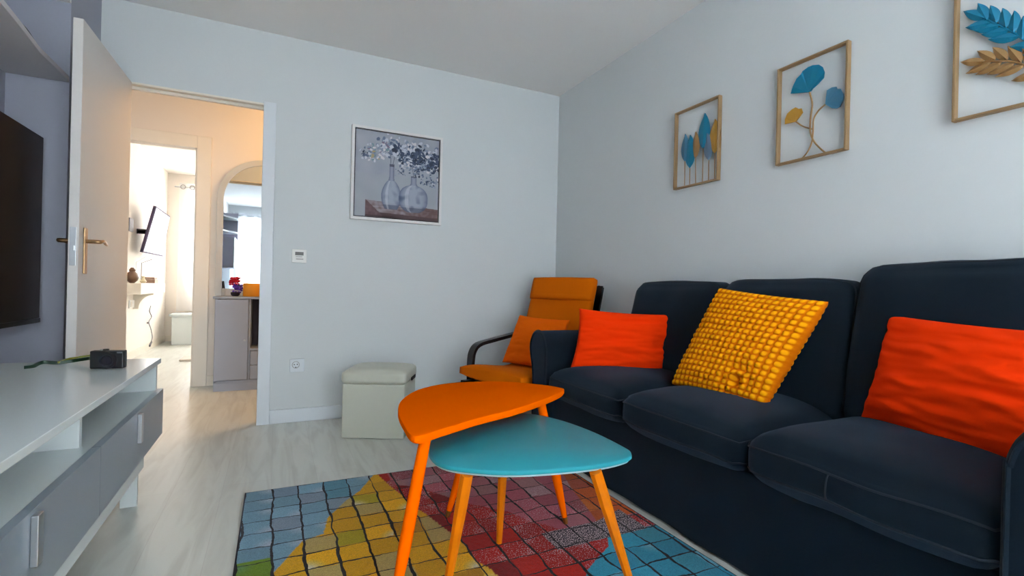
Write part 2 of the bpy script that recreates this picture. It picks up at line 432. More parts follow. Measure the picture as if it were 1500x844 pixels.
# wire frame wall art on the right wall
def leaf(mb, base, tip, width, nrm, curve=0, fold=.006, n=10, split=0):
    base = Vector(base); tip = Vector(tip); ax = tip-base; L = ax.length; ax.normalize(); nrm = Vector(nrm)
    sd = ax.cross(nrm); rows = []
    for i in range(n+1):
        k = i/n; wv = width/2*math.sin(PI*k**.85)**.8 if 0 < k < 1 else .0008
        c = base+ax*L*k+sd*curve*math.sin(PI*k)
        rows.append((c-sd*wv, c+nrm*fold, c+sd*wv, c+nrm*(fold+.0015-.003), ))
    vs = []
    for r in rows: vs += [r[0], r[1], r[2], r[3]-nrm*.0015]
    fs = []
    for i in range(n):
        a = i*4; b = a+4
        fs += [(a,a+1,b+1,b), (a+1,a+2,b+2,b+1), (a+2,a+3,b+3,b+2), (a+3,a,b,b+3)]
    fs += [(3,2,1,0), (n*4, n*4+1, n*4+2, n*4+3)]
    mb.add(vs, fs)
    return mb
def wire_art(name, y0, y1, z0, z1, label):
    t = thing(name, label, 'wall art', (RX, (y0+y1)/2, z0), 0, 'wire framed metal leaf art on the right wall')
    r = .009; X0, X1 = RX-.03, RX-.006
    part('frame', MB().box(X0, X1, y0, y0+r, z0, z1).box(X0, X1, y1-r, y1, z0, z1).box(X0, X1, y0+r, y1-r, z0, z0+r).box(X0, X1, y0+r, y1-r, z1-r, z1), M_gold, t, bevel=.002)
    return t
AX = RX-.018
NR = (-1, 0, 0)
def wp(x, y): return onx(x, y, AX)
def cropA(x, y): return wp(980+x/3.5179, 50+y/3.5179)
t = wire_art('wire_art', 1.832, 2.146, 1.483, 1.921, 'smallest looking gold wire art with seven blue and gold upright leaves, nearest the corner')
for (bx, by, tx, ty, wd, m, sx, sy) in ((82,655,86,515,.062,M_mslate,80,780),(108,690,112,520,.078,M_mblue,106,777),(137,640,140,505,.058,M_mbronze,137,770),
        (176,590,188,408,.082,M_mblue,172,766),(205,650,200,510,.062,M_mgrey,203,755),(236,615,240,438,.075,M_mgold,235,748),(256,600,256,470,.035,M_mbronze,None,0)):
    lf = part('leaf', leaf(MB(), cropA(bx,by), cropA(tx,ty), wd, NR), m, t)
    if sx: part('stem', MB().tube([cropA(bx,by), cropA(sx,sy)], .0025, 6), M_mbronze, lf)
t = wire_art('wire_art', 1.199, 1.507, 1.484, 1.922, 'gold wire art with three ginkgo leaves on crossing stems, middle of the three')
def ginkgo(mb, stem, pts):
    st = cropA(*stem); P = [cropA(*p) for p in pts]; n = len(P)
    vs = []; 
    for layer in (0, 1):
        off = Vector((-.0035 if layer else .0, 0, 0))
        vs.append(st+off)
        for i, p in enumerate(P):
            rip = Vector((-.002*(1+math.sin(i*2.1)), 0, 0)); vs.append(p+off+rip)
    fs = []
    for i in range(1, n): fs.append((0, i, i+1)); fs.append((n+1, n+1+i+1, n+1+i))
    for i in range(0, n): fs.append((i, i+1, n+2+i, n+1+i))
    fs.append((n, 0, n+1, 2*n+1))
    return mb.add(vs, fs)
g1 = part('leaf', ginkgo(MB(), (722,300), [(700,296),(632,308),(640,272),(660,232),(686,208),(690,192),(720,172),(745,162),(775,158),(795,170),(806,198),(800,225),(775,255),(752,272),(735,294)]), M_mblue, t)
g2 = part('leaf', ginkgo(MB(), (808,362), [(812,330),(818,292),(842,275),(866,272),(872,284),(886,282),(904,312),(904,338),(884,375),(866,385),(845,384),(828,372)]), M_mslate, t)
g3 = part('leaf', ginkgo(MB(), (655,452), [(635,456),(602,466),(600,440),(612,412),(640,388),(655,378),(672,386),(688,384),(692,404),(676,428),(664,446)]), M_mgold, t)
part('stem', MB().tube(catmull([cropA(*p) for p in ((725,300),(738,360),(730,430),(728,500),(745,550),(780,590),(815,618))], 5), .0035, 6), M_mbronze, g1, smooth=True)
part('stem', MB().tube(catmull([cropA(*p) for p in ((806,362),(770,395),(745,440),(742,500),(735,560),(712,610),(682,645))], 5), .0035, 6), M_mbronze, g2, smooth=True)
part('stem', MB().tube(catmull([cropA(*p) for p in ((655,452),(690,475),(740,490))], 5), .003, 6), M_mbronze, g3, smooth=True)
t = wire_art('wire_art', .558, .860, 1.492, 1.93, 'gold wire art with teal and gold leafy sprigs, nearest the camera')
def cropB(x, y): return wp(1380+x/4.2167, y/4.2167)
def sprig(pts, leaves, m, t, wd):
    st = part('sprig', MB().tube(catmull([cropB(*p) for p in pts], 4), .003, 6), m, t, smooth=True)
    for a, b_, c, d in leaves: part('leaf', leaf(MB(), cropB(a,b_), cropB(c,d), wd, NR), m, st)
sprig([(270,118),(350,155),(440,200),(520,255),(640,340),(720,470),(740,640)],
      [(270,115,135,70),(280,125,225,22),(300,142,148,172),(340,142,302,35),(355,160,198,190),(398,172,378,52),(415,190,245,215),(445,200,450,68),(480,228,288,245),(498,245,505,100),(560,280,560,130),(560,285,420,290),(610,320,640,180),(620,330,500,340)], M_mblue, t, .030)
sprig([(260,380),(330,378),(420,378),(500,400),(600,450),(680,540),(720,640)],
      [(265,382,115,384),(330,370,220,315),(300,385,150,455),(405,370,315,292),(370,385,210,462),(490,385,408,285),(450,390,280,460),(510,402,332,475),(570,410,500,300),(600,450,430,500)], M_mbronze, t, .026)

# ------------------------------------------------------------------ small wall fittings
t = thing('thermostat', 'small white square wall control with a grey display beside the doorway', 'wall control', (.132, BY, 1.035))
part('plate', MB().box(.088, .176, BY-.012, BY+.002, 1.035, 1.121), M_plast, t, bevel=.003)
part('display', MB().box(.107, .157, BY-.0145, BY-.011, 1.082, 1.104), M_dgrey, t, label='grey display strip')
kb = part('key_panel', MB().box(.105, .160, BY-.0145, BY-.011, 1.052, 1.078), M_plast, t)
part('key', MB().box(.110, .150, BY-.0155, BY-.014, 1.071, 1.074), M_dgrey, kb)
part('key', MB().box(.112, .156, BY-.0155, BY-.014, 1.056, 1.060), M_dgrey, kb)
t = thing('wall_socket', 'white wall socket with round recess low on the wall by the doorway', 'socket', (.134, BY, .325))
part('plate', MB().box(.090, .178, BY-.010, BY, .325, .410), M_trim, t, bevel=.003)
rim = MB(); c0 = Vector((.126, BY-.011, .372))
rim.tube([c0+Vector((math.cos(a)*.021, 0, math.sin(a)*.021)) for a in [2*PI*k/24 for k in range(24)]], .002, 6, closed=True)
part('socket_rim', rim, mat('socket_ring', (170,172,170), rough=.5), t, smooth=True)
for hx, hz in ((-.009,.002),(.009,.003),(0,-.016)):
    part('pin_hole', MB().tube([c0+Vector((hx,-.001,hz)), c0+Vector((hx,.0005,hz))], .0035, 10), M_dark, t)

# ------------------------------------------------------------------ rug
rx0, rx1, ry0, ry1 = -.095, 1.322, .345, 2.345
B1 = [(2.36,.435),(2.19,.345),(2.12,.285),(1.984,.196),(1.86,.17),(1.83,.098),(1.75,.056),(1.67,.014),(1.45,-.12)]
B2 = [(2.36,.445),(2.185,.475),(2.075,.50),(1.958,.512),(1.867,.546),(1.744,.573),(1.626,.603),(1.478,.607),(1.418,.63),(1.0,.68)]
B3 = [(2.36,.495),(2.2,.485),(2.14,.58),(1.99,.67),(1.9,.72),(1.766,.85),(1.66,.891),(1.59,.95),(1.5,.98)]
B4 = [(2.36,1.30),(2.0,1.256),(1.88,1.214),(1.75,1.18),(1.66,1.16),(1.56,1.13)]
B5 = [(1.45,1.10),(1.388,1.058),(1.337,.973),(1.294,.906),(1.1,.75),(.9,.66),(.5,.5)]
crnd = {}
def cell(i, j, k):
    key = (i, j, k)
    if key not in crnd:
        crnd[key] = random.Random(hash((i*131+j*977+k*7919))).random()
    return crnd[key]
def rugcol(x, y):
    wob = .012*noise.noise(Vector((x*9, y*9, 1)))
    i = int((x+wob-rx0)/.1); j = int((ry1-y+wob)/.1)
    q = cell(i, j, 1); q2 = cell(i, j, 2)
    sp = noise.noise(Vector((x*160, y*160, 2)))
    lx = (x-rx0)/.1-i; ly = (ry1-y)/.1-j
    fade = max(0, 1-1.6*math.hypot(lx-(q > .5), ly-(q2 > .5)))
    def blend(base, alts):
        c = base
        if q < .30: c = mixc(base, alts[int(q2*len(alts)) % len(alts)], .7)
        c = mixc(c, tuple(v*(.80+.4*q2) for v in c), .45)
        return c
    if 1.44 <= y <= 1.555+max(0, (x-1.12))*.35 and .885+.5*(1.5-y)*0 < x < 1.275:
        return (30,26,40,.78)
    b1 = lerp(B1, y)
    if x < b1:
        if y < 1.76 and x < .005: return mixc((110,140,30), (90,140,150), .6*fade)
        c = blend((122,158,178), [(150,160,176),(126,142,162),(74,124,142)])
        if q > .5: c = mixc(c, (184,190,200), fade)
        return c
    if x < lerp(B2, y):
        c = blend((222,164,10), [(190,176,140),(176,120,14),(150,148,30),(206,170,60)])
        if q2 > .66: c = mixc(c, (212,204,178), min(1, fade*1.3))
        return c
    if y < 1.45 and x > lerp(B5, y):
        c = blend((44,138,166), [(72,158,182),(60,132,150),(120,160,176)])
        if q > .8: c = mixc(c, (160,184,196), fade*.7)
        return c
    if y > 1.555 and x > lerp(B4, y):
        return blend((190,84,26), [(120,60,40),(206,110,40),(150,70,60)])
    if y > 1.54 and x > lerp(B3, y):
        c = blend((176,86,100), [(170,132,130),(172,112,120),(130,60,64),(150,130,130)])
        return (*c, (.15+.5*fade) if q2 > .5 else 0)
    c = blend((168,16,8), [(128,10,12),(190,28,8),(104,14,24)])
    return (*c, (.22+.75*fade) if q > .35 else 0)
NX, NYY = 284, 400
def rz(x, y): return .013+.0012*noise.noise(Vector((x*60, y*60, 0)))
rloc = Vector(((rx0+rx1)/2, (ry0+ry1)/2, 0))
t = thing('area_rug', 'colourful patchwork rug of blue yellow red and pink squares under the tables', 'rug', tuple(rloc))
g = MB().grid(lambda u, v: Vector((rx0+u*(rx1-rx0), ry0+v*(ry1-ry0), rz(u*2, v*2))), NX, NYY)
mr = attr_mat('rug_pile', .95)
def rug_nodes(m):
    nt = m.node_tree; b = nt.nodes['Principled BSDF']; at = [n for n in nt.nodes if n.type == 'ATTRIBUTE'][0]
    b.inputs['Specular IOR Level'].default_value = .1; b.inputs['Sheen Weight'].default_value = .1
    tc = nt.nodes.new('ShaderNodeTexCoord'); nz = nt.nodes.new('ShaderNodeTexNoise'); nz.inputs['Scale'].default_value = 9; nz.inputs['Detail'].default_value = 4
    nt.links.new(tc.outputs['Object'], nz.inputs['Vector'])
    sb = nt.nodes.new('ShaderNodeVectorMath'); sb.operation = 'SUBTRACT'; sb.inputs[1].default_value = (.5,.5,.5); nt.links.new(nz.outputs['Color'], sb.inputs[0])
    sc = nt.nodes.new('ShaderNodeVectorMath'); sc.operation = 'SCALE'; sc.inputs['Scale'].default_value = .035; nt.links.new(sb.outputs[0], sc.inputs[0])
    ad = nt.nodes.new('ShaderNodeVectorMath'); ad.operation = 'ADD'; nt.links.new(tc.outputs['Object'], ad.inputs[0]); nt.links.new(sc.outputs[0], ad.inputs[1])
    of = nt.nodes.new('ShaderNodeVectorMath'); of.operation = 'SUBTRACT'; of.inputs[1].default_value = (rx0-rloc.x, ry1-rloc.y, 0); nt.links.new(ad.outputs[0], of.inputs[0])
    sx = nt.nodes.new('ShaderNodeSeparateXYZ'); nt.links.new(of.outputs[0], sx.inputs[0])
    nw = nt.nodes.new('ShaderNodeTexNoise'); nw.inputs['Scale'].default_value = 5; nt.links.new(tc.outputs['Object'], nw.inputs['Vector'])
    def line(sock, w0, w1):
        a = nt.nodes.new('ShaderNodeMath'); a.operation = 'PINGPONG'; a.inputs[1].default_value = .05; nt.links.new(sock, a.inputs[0])
        th = nt.nodes.new('ShaderNodeMapRange'); th.inputs['From Min'].default_value = .3; th.inputs['From Max'].default_value = .7; th.inputs['To Min'].default_value = w0; th.inputs['To Max'].default_value = w1
        nt.links.new(nw.outputs['Fac'], th.inputs['Value'])
        l = nt.nodes.new('ShaderNodeMath'); l.operation = 'LESS_THAN'; nt.links.new(a.outputs[0], l.inputs[0]); nt.links.new(th.outputs[0], l.inputs[1]); return l
    l1 = line(sx.outputs['X'], .0012, .0064); l2 = line(sx.outputs['Y'], .0006, .0044)
    mxx = nt.nodes.new('ShaderNodeMath'); mxx.operation = 'MAXIMUM'; nt.links.new(l1.outputs[0], mxx.inputs[0]); nt.links.new(l2.outputs[0], mxx.inputs[1])
    mix = nt.nodes.new('ShaderNodeMix'); mix.data_type = 'RGBA'; nt.links.new(mxx.outputs[0], mix.inputs[0])
    fine = nt.nodes.new('ShaderNodeTexNoise'); fine.inputs['Scale'].default_value = 420; fine.inputs['Detail'].default_value = 2; nt.links.new(tc.outputs['Object'], fine.inputs['Vector'])
    fr_ = nt.nodes.new('ShaderNodeMapRange'); fr_.inputs['From Min'].default_value = .3; fr_.inputs['From Max'].default_value = .7; fr_.inputs['To Min'].default_value = .7; fr_.inputs['To Max'].default_value = 1.3; nt.links.new(fine.outputs['Fac'], fr_.inputs['Value'])
    vs = nt.nodes.new('ShaderNodeVectorMath'); vs.operation = 'SCALE'; spn = nt.nodes.new('ShaderNodeTexNoise'); spn.inputs['Scale'].default_value = 230; spn.inputs['Detail'].default_value = 1; nt.links.new(tc.outputs['Object'], spn.inputs['Vector'])
    ma = nt.nodes.new('ShaderNodeMath'); ma.operation = 'MULTIPLY_ADD'; ma.inputs[1].default_value = .17; nt.links.new(at.outputs['Alpha'], ma.inputs[0]); nt.links.new(spn.outputs['Fac'], ma.inputs[2])
    gt = nt.nodes.new('ShaderNodeMapRange'); gt.inputs['From Min'].default_value = .655; gt.inputs['From Max'].default_value = .70; nt.links.new(ma.outputs[0], gt.inputs['Value'])
    gp = nt.nodes.new('ShaderNodeMath'); gp.operation = 'GREATER_THAN'; gp.inputs[1].default_value = .1; nt.links.new(at.outputs['Alpha'], gp.inputs[0])
    gm = nt.nodes.new('ShaderNodeMath'); gm.operation = 'MULTIPLY'; nt.links.new(gt.outputs[0], gm.inputs[0]); nt.links.new(gp.outputs[0], gm.inputs[1])
    sm = nt.nodes.new('ShaderNodeMix'); sm.data_type = 'RGBA'; nt.links.new(gm.outputs[0], sm.inputs[0]); nt.links.new(at.outputs['Color'], sm.inputs[6]); sm.inputs[7].default_value = (*s2l((214,190,196)),1)
    nt.links.new(sm.outputs[2], vs.inputs[0]); nt.links.new(fr_.outputs[0], vs.inputs['Scale'])
    nt.links.new(vs.outputs[0], mix.inputs[6]); mix.inputs[7].default_value = (.012,.010,.014,1)
    nt.links.new(mix.outputs[2], b.inputs['Base Color'])
    bp = nt.nodes.new('ShaderNodeBump'); bp.inputs['Distance'].default_value = .004; bp.inputs['Strength'].default_value = .6
    hh = nt.nodes.new('ShaderNodeMath'); hh.operation = 'MULTIPLY_ADD'; hh.inputs[1].default_value = -1.5; nt.links.new(mxx.outputs[0], hh.inputs[0]); nt.links.new(fine.outputs['Fac'], hh.inputs[2])
    nt.links.new(hh.outputs[0], bp.inputs['Height']); nt.links.new(bp.outputs[0], b.inputs['Normal'])
rug_nodes(mr)
o = part('pile', g, mr, t, smooth=True)
colour(o, lambda co: rugcol(co.x+rloc.x, co.y+rloc.y))
part('binding', MB().box(rx0-.005, rx0+.003, ry0-.004, ry1+.003, .0005, .0125).box(rx1-.003, rx1+.004, ry0-.004, ry1+.003, .0005, .0125).box(rx0, rx1, ry1-.002, ry1+.003, .0005, .0125).box(rx0, rx1, ry0-.004, ry0+.002, .0005, .0125).box(rx0, rx1, ry0, ry1, .0005, .006),
     mat('dark_rug_binding', (38,40,52), rough=.95), t, label='dark edge binding')

# ------------------------------------------------------------------ coffee tables
def table_top(pts, z, th, m, name, t, medge=None, inset=.0):
    P = catmull([onz(x, y, z) for x, y in pts], 6, True)
    cx = sum(p.x for p in P)/len(P); cy = sum(p.y for p in P)/len(P)
    mb = MB(); n = len(P)
    prof = [(.988,-th),(1.0,-th*.72),(1.0,-th*.25),(.996,-.001),(.990,0)]
    vs = []; fs = []
    for s_, dz in prof: vs += [Vector((cx+(p.x-cx)*s_, cy+(p.y-cy)*s_, z+dz)) for p in P]
    for i in range(len(prof)-1):
        for k in range(n): fs.append((i*n+k, i*n+(k+1)%n, (i+1)*n+(k+1)%n, (i+1)*n+k))
    fs.append(tuple(reversed(range(n)))); fs.append(tuple(range((len(prof)-1)*n, len(prof)*n)))
    mb.add(vs, fs)
    return part(name, mb, m, t, smooth=True), (cx, cy)
OZ = .5
t = thing('coffee_table', 'taller bright orange coffee table with rounded triangular top', 'coffee table', (.66, 1.62, .0), 0, 'nesting triangular coffee tables')
table_top([(608,639),(591,622),(583,601),(589,585),(612,571),(648,562.5),(692,559),(740,559),(790,563),(820,567.5),(826,571),(810,580),(762,597),(700,613),(650,628)], OZ, .022, M_torange, 'table_top', t)
def taper_leg(top, foot, prof, m, parent, n=12, label=None):
    top = Vector(top); foot = Vector(foot)
    return part('leg', MB().tube([top+(foot-top)*k for k, r in prof], [r for k, r in prof], n), m, parent, smooth=True, label=label)
fz = .0145
def ob(x, y): v = onz(x, y, fz); return v
lo = [(0,.016),(.3,.0172),(.62,.0175),(.8,.0135),(.93,.0105)]
for (tx, ty), ft in (((623,643), ob(573,905)), ((676,600), ob(655,757)), ((799,586), ob(829,767))):
    tp = onz(tx, ty, OZ-.02)
    if tx == 676: tp = Vector((.72, 1.74, OZ-.02))
    if tx == 799: tp = onz(799,588,OZ-.02)+Vector((-.01,.02,0))
    l = taper_leg(tp, ft, lo+[(.95,.010)], M_torange, t)
    part('foot_tip', MB().tube([tp+(ft-tp)*.945, tp+(ft-tp)*.999], [.0105,.0085], 12), M_tip, l, smooth=True, label='brown metal foot tip')
TZ = .43
t = thing('coffee_table', 'lower teal topped coffee table with golden wooden legs', 'coffee table', (.72, 1.38, 0), 0, 'nesting triangular coffee tables')
tp_, cc = table_top([(628,659),(632,645),(650,629),(690,613),(735,606),(776,606),(820,615),(868,632),(915,655),(925,664),(919,671),(880,680),(812,687),(740,690),(672,685),(643,678),(631,669)], TZ, .013, M_teal, 'table_top', t)
_n = len(tp_.data.vertices)
und = MB(); P = [Vector(v.co) for v in tp_.data.vertices[:_n//5]]
und.v = [Vector((p.x*.997, p.y*.997, p.z-.0005)) for p in P]+[Vector((p.x*.985, p.y*.985, p.z-.006)) for p in P]; n_ = len(P)
und.f = [tuple(range(n_)), tuple(range(n_, 2*n_))]+[(i,(i+1)%n_,(i+1)%n_+n_,i+n_) for i in range(n_)]
part('underside_edge', und, M_tedge, t, world=False, label='pale unpainted lower edge')
for (tx, ty), ft in (((684,694), ob(651,880)), ((731,690), ob(731,795)), ((872,690), ob(930,875))):
    tp = onz(tx, ty, TZ-.02)
    if tx == 731: tp = Vector((ft.x-.012, ft.y-.05, TZ-.02))
    taper_leg(tp, ft, [(0,.0175),(.25,.0175),(1,.0105)], M_wood, t, n=8)

# ------------------------------------------------------------------ pouf
pz = .395
A = onz(498,643,0); B = onz(592,645,0); du = (B-A).normalized(); dv = Vector((-du.y, du.x, 0)); pw = (B-A).length
PC = A+du*pw/2+dv*pw/2
t = thing('storage_pouf', 'off-white vinyl storage cube with padded lid by the back wall', 'pouf', tuple(PC), math.atan2(du.y, du.x))
hb = pw/2; depth = .33
def roundbox(cx, cy, cz, dx, dy, dz, r, crown=(0,0,0), n=16, wr=0, seed=0, fn=None):
    hx, hy, hz = dx/2, dy/2, dz/2
    def f(u, v, w_):
        p = Vector((u*hx, v*hy, w_*hz))
        q = Vector((max(-hx+r, min(hx-r, p.x)), max(-hy+r, min(hy-r, p.y)), max(-hz+r, min(hz-r, p.z))))
        d = p-q
        if d.length > 1e-9: p = q+d.normalized()*r
        bx = (1-v*v)*(1-w_*w_); by = (1-u*u)*(1-w_*w_); bz = (1-u**4)*(1-v**4)
        p += Vector((crown[0]*bx*(1 if u > 0 else -1)*abs(u), crown[1]*by*(1 if v > 0 else -1)*abs(v), crown[2]*bz*w_))
        if wr: p += Vector((noise.noise(p*6+Vector((seed,0,0))), noise.noise(p*6+Vector((0,seed,0))), noise.noise(p*6+Vector((0,0,seed)))))*wr
        if fn: p = fn(p)
        return p+Vector((cx, cy, cz))
    return f
part('box', MB().box(-hb+.004, hb-.004, -hb+.004, -hb+depth, 0.002, pz-.075), M_vinyl, t, world=False, bevel=.008)
part('lid', MB().cubegrid(roundbox(0, -hb+depth/2, pz-.038, pw+.006, depth+.01, .072, .022, (0,0,.020), 18), 18), M_vinyl, t, world=False, smooth='all')
part('lid_strap', MB().box(hb+.003, hb+.010, -hb+depth*.45, -hb+depth*.8, pz-.075, pz-.055), M_dark, t, world=False, bevel=.003, label='small dark loop under the lid')

# ------------------------------------------------------------------ sofa
SY0, SY1 = .455, 2.275; SXF = 1.305; 
t = thing('sofa', 'dark navy three seat slipcovered sofa with rolled arms along the right wall', 'sofa', (1.7, 1.365, 0))
b = MB(); n = 60
def skirt_pt(k):
    y = SY0-.16+k*(SY1-SY0+.32)
    return y
vs = []; 
def skf(u, v):
    y = .285+u*(2.445-.285); z = .012+v*(.335-.012)
    return Vector((1.365-.012*v+.004*math.sin(y*9)*(1-v)+.003*math.sin(y*23)*(1-v), y, z))
b.grid(skf, 80, 6)
b.box(1.375, 1.985, .30, 2.43, .04, .33)
part('skirt', b, M_sofa, t, smooth=True)
part('sofa_back', MB().cubegrid(roundbox(2.0, 1.365, .43, .10, 1.80, .78, .04, n=14), 14), M_sofa, t, smooth='all')
for k in range(3):
    y0 = SY0+k*.6067; f = roundbox(1.655, y0+.3033, .402, .70, .600, .122, .045, (.012,.006,.052), 24, wr=.006, seed=k*3+1)
    c = part('seat_cushion', MB().cubegrid(f, 24), M_sofa, t, smooth='all')
    for wz in (.62, -.62):
        path = [f(-1, v/10, wz) for v in range(-10, 11)]
        path = [f(u/10, -1, wz) for u in range(8, -10, -1)]+path+[f(u/10, 1, wz) for u in range(-9, 9)]
        path = [p+(p-Vector((1.655, y0+.3033, p.z))).normalized()*.002 for p in path]
        part('piping', MB().tube(path, .0032, 6), M_pipe, c, smooth='all')
    if k == 0: part('seam', MB().tube([f(-1, .12, w_/5)+Vector((-.002,0,0)) for w_ in range(-3, 4)], .0022, 6), M_pipe, c)
# back cushions
bc = [(SY0-.005, .61, 1.008, .045), (SY0+.600, .605, .952, .03), (SY0+1.205, .61, .948, .03)]
for k, (y0, wd, zt, bul) in enumerate(bc):
    zb = .44; hz = zt-zb
    def lean(p, hz=hz, k=k):
        kk = (p.z+hz/2)/hz
        p = p.copy(); p.x += .095*kk-.03
        # rounded upper corners taper in
        p.y *= 1-.05*max(0, kk-.6)/.4
        return p
    f = roundbox(1.885, y0+wd/2, (zb+zt)/2, .18, wd, hz, .06, (bul,.006,.012), 22, wr=.008, seed=k*5+2, fn=lean)
    c = part('back_cushion', MB().cubegrid(f, 22), M_sofa, t, smooth='all')
    path = [f(-.62, -1, w_/10) for w_ in range(-8, 10)]+[f(-.62, v/10, 1) for v in range(-10, 11)]+[f(-.62, 1, w_/10) for w_ in range(9, -9, -1)]
    part('piping', MB().tube(path, .0032, 6), M_pipe, c, smooth='all')
# arms: rolled profile extruded along X
def arm(yin, sgn):
    pr = [(0,.02),(0,.53),(.004,.58),(.018,.625),(.042,.655),(.078,.670),(.115,.668),(.155,.645),(.178,.605),(.180,.565),(.168,.52),(.150,.47),(.142,.42),(.140,.35),(.140,.02)]
    P = catmull([Vector((0, a, z)) for a, z in pr], 4)
    O = []
    cyy, czz = .085, .36
    prof = [(1.302,.90),(1.294,.95),(1.298,.99),(1.312,1.0),(1.6,1.0),(2.03,1.0)]
    b = MB(); n = len(P); vs = []; fs = []
    for x, s_ in prof:
        for p in P:
            a = cyy+(p.y-cyy)*s_; z = czz+(p.z-czz)*(1-(1-s_)*.35) if p.z > .05 else p.z
            vs.append(Vector((x, yin+sgn*a, z)))
    for i in range(len(prof)-1):
        for j in range(n-1): fs.append((i*n+j, i*n+j+1, (i+1)*n+j+1, (i+1)*n+j))
    fs.append(tuple(range(n))); fs.append(tuple(range((len(prof)-1)*n, len(prof)*n)))
    b.add(vs, fs)
    a_ = part('arm', b, M_sofa, t, smooth=True)
    part('piping', MB().tube([Vector((1.304, yin+sgn*p.y, p.z+.001)) for p in P], .005, 6), M_pipe, a_, smooth='all')
arm(2.277, 1); arm(.452, -1)

# ------------------------------------------------------------------ cushions
def cushion(name, c00, c10, c11, c01, thick, m, label, n=60, conc=.065, wr=.01, seed=0, nubs=0, sit=0, group='loose cushions', crush=None):
    c00, c10, c11, c01 = [Vector(c) for c in (c00, c10, c11, c01)]
    nrm = ((c10-c00).cross(c01-c00)).normalized()
    def P(u, v, side):
        s_ = u*2-1; t_ = v*2-1
        su = s_*(1-conc*(1-t_*t_)); sv = t_*(1-conc*(1-s_*s_))
        uu = (su+1)/2; vv = (sv+1)/2
        p = c00*(1-uu)*(1-vv)+c10*uu*(1-vv)+c11*uu*vv+c01*(1-uu)*vv
        e = max(0, (1-s_**2))**.42*max(0, (1-t_**2))**.42
        h = thick/2*e
        w1 = noise.noise(Vector((u*3+seed, v*9+seed*2, side)))*1.0+.6*noise.noise(Vector((u*7, v*16+seed, side+5)))
        h += wr*w1*min(1, e*1.6)
        if crush:
            cu, cv, rad, dep = crush; d = math.hypot(u-cu, v-cv)
            h -= dep*math.exp(-(d/rad)**2)*(1+.7*math.sin(d*60))
        if nubs:
            a = abs(math.sin(PI*nubs*u)); bb = abs(math.sin(PI*nubs*1.12*v))
            h += .0105*(a*bb)**.55*(1 if e > .02 else 0)
        if e > 0 and sit: p = p
        return p+nrm*h*(1 if side else -1)
    b = MB(); idx = {}; vs = []; fs = []
    N = n
    def vid(i, j, side):
        if i in (0, N) or j in (0, N): side = 0
        k = (i, j, side)
        if k not in idx: idx[k] = len(vs); vs.append(P(i/N, j/N, side))
        return idx[k]
    for i in range(N):
        for j in range(N):
            fs.append((vid(i,j,1), vid(i+1,j,1), vid(i+1,j+1,1), vid(i,j+1,1)))
            fs.append((vid(i,j,0) if (i in (0,N) or j in (0,N)) else vid(i,j,0), vid(i,j+1,0), vid(i+1,j+1,0), vid(i+1,j,0)))
    b.add(vs, fs)
    zmin = min(v.z for v in vs); c = (c00+c10)/2
    return single(name, b, m, label, 'cushion', group, loc=Vector((c.x, c.y, zmin)), smooth='all')
og = 'orange cushions'
def up_(v, d): return Vector(v)+Vector(d)
cushion('throw_cushion', (1.405,2.205,.478), (1.80,1.905,.475), (1.865,1.90,.785), (1.475,2.235,.80), .13, M_orange,
        'rectangular bright orange cushion in the far corner of the sofa', seed=3, wr=.013, group=og)
cushion('throw_cushion', (1.765,.975,.492), (1.63,.405,.475), (1.72,.39,.825), (1.825,.925,.845), .16, M_orange,
        'large creased orange cushion on the nearest sofa seat', seed=9, wr=.012, group=og, n=90)
# mustard bobble cushion
mm = mat('mustard_bobble_fabric', (238,160,10), rough=.95, spec=.1)
nt = mm.node_tree; bb_ = nt.nodes['Principled BSDF']
at_ = nt.nodes.new('ShaderNodeAttribute'); at_.attribute_name = 'Col'; nt.links.new(at_.outputs['Color'], bb_.inputs['Base Color'])
NB = 17
o = cushion('bobble_cushion', (1.59,1.655,.492), (1.60,1.212,.478), (1.785,1.10,.878), (1.745,1.54,.922), .15, mm,
        'square mustard yellow cushion with raised bobble texture on the middle seat', n=NB*10, seed=5, wr=.006, nubs=NB, conc=.035, crush=(.72,.16,.10,.022))
# colour: bobbles yellow, backing cloth between them amber (cloth colours)
me = o.data; a = me.color_attributes.new('Col', 'FLOAT_COLOR', 'POINT')
Nn = NB*10
seen = {}
k_ = 0
order = []
def _vid(i, j, side):
    if i in (0, Nn) or j in (0, Nn): side = 0
    k = (i, j, side)
    if k not in seen: seen[k] = len(order); order.append((i/Nn, j/Nn))
for i in range(Nn):
    for j in range(Nn):
        for q in ((i,j,1),(i+1,j,1),(i+1,j+1,1),(i,j+1,1)): _vid(*q)
        for q in ((i,j,0),(i,j+1,0),(i+1,j+1,0),(i+1,j,0)): _vid(*q)
cy_, cb_ = s2l((255,174,8)), s2l((218,112,0))
for i, (u, v) in enumerate(order):
    s_ = abs(math.sin(PI*NB*u))*abs(math.sin(PI*NB*1.12*v)); k = min(1, max(0, (s_-.25)/.3))
    a.data[i].color = (*[cb_[q]+(cy_[q]-cb_[q])*k for q in range(3)], 1)

# ------------------------------------------------------------------ armchair (bent wood frame, mustard cushion)
CA = .396
cv = Vector((math.cos(CA), math.sin(CA), 0)); cu = Vector((math.sin(CA), -math.cos(CA), 0))
CF = Vector((1.148, 2.69, 0))
def cp(u, v, z): return CF+cu*u+cv*v+Vector((0,0,z))
t = thing('armchair', 'mustard cushioned lounge chair with black bentwood frame in the far corner', 'armchair', tuple(CF+cv*.4), CA)
HW = .262
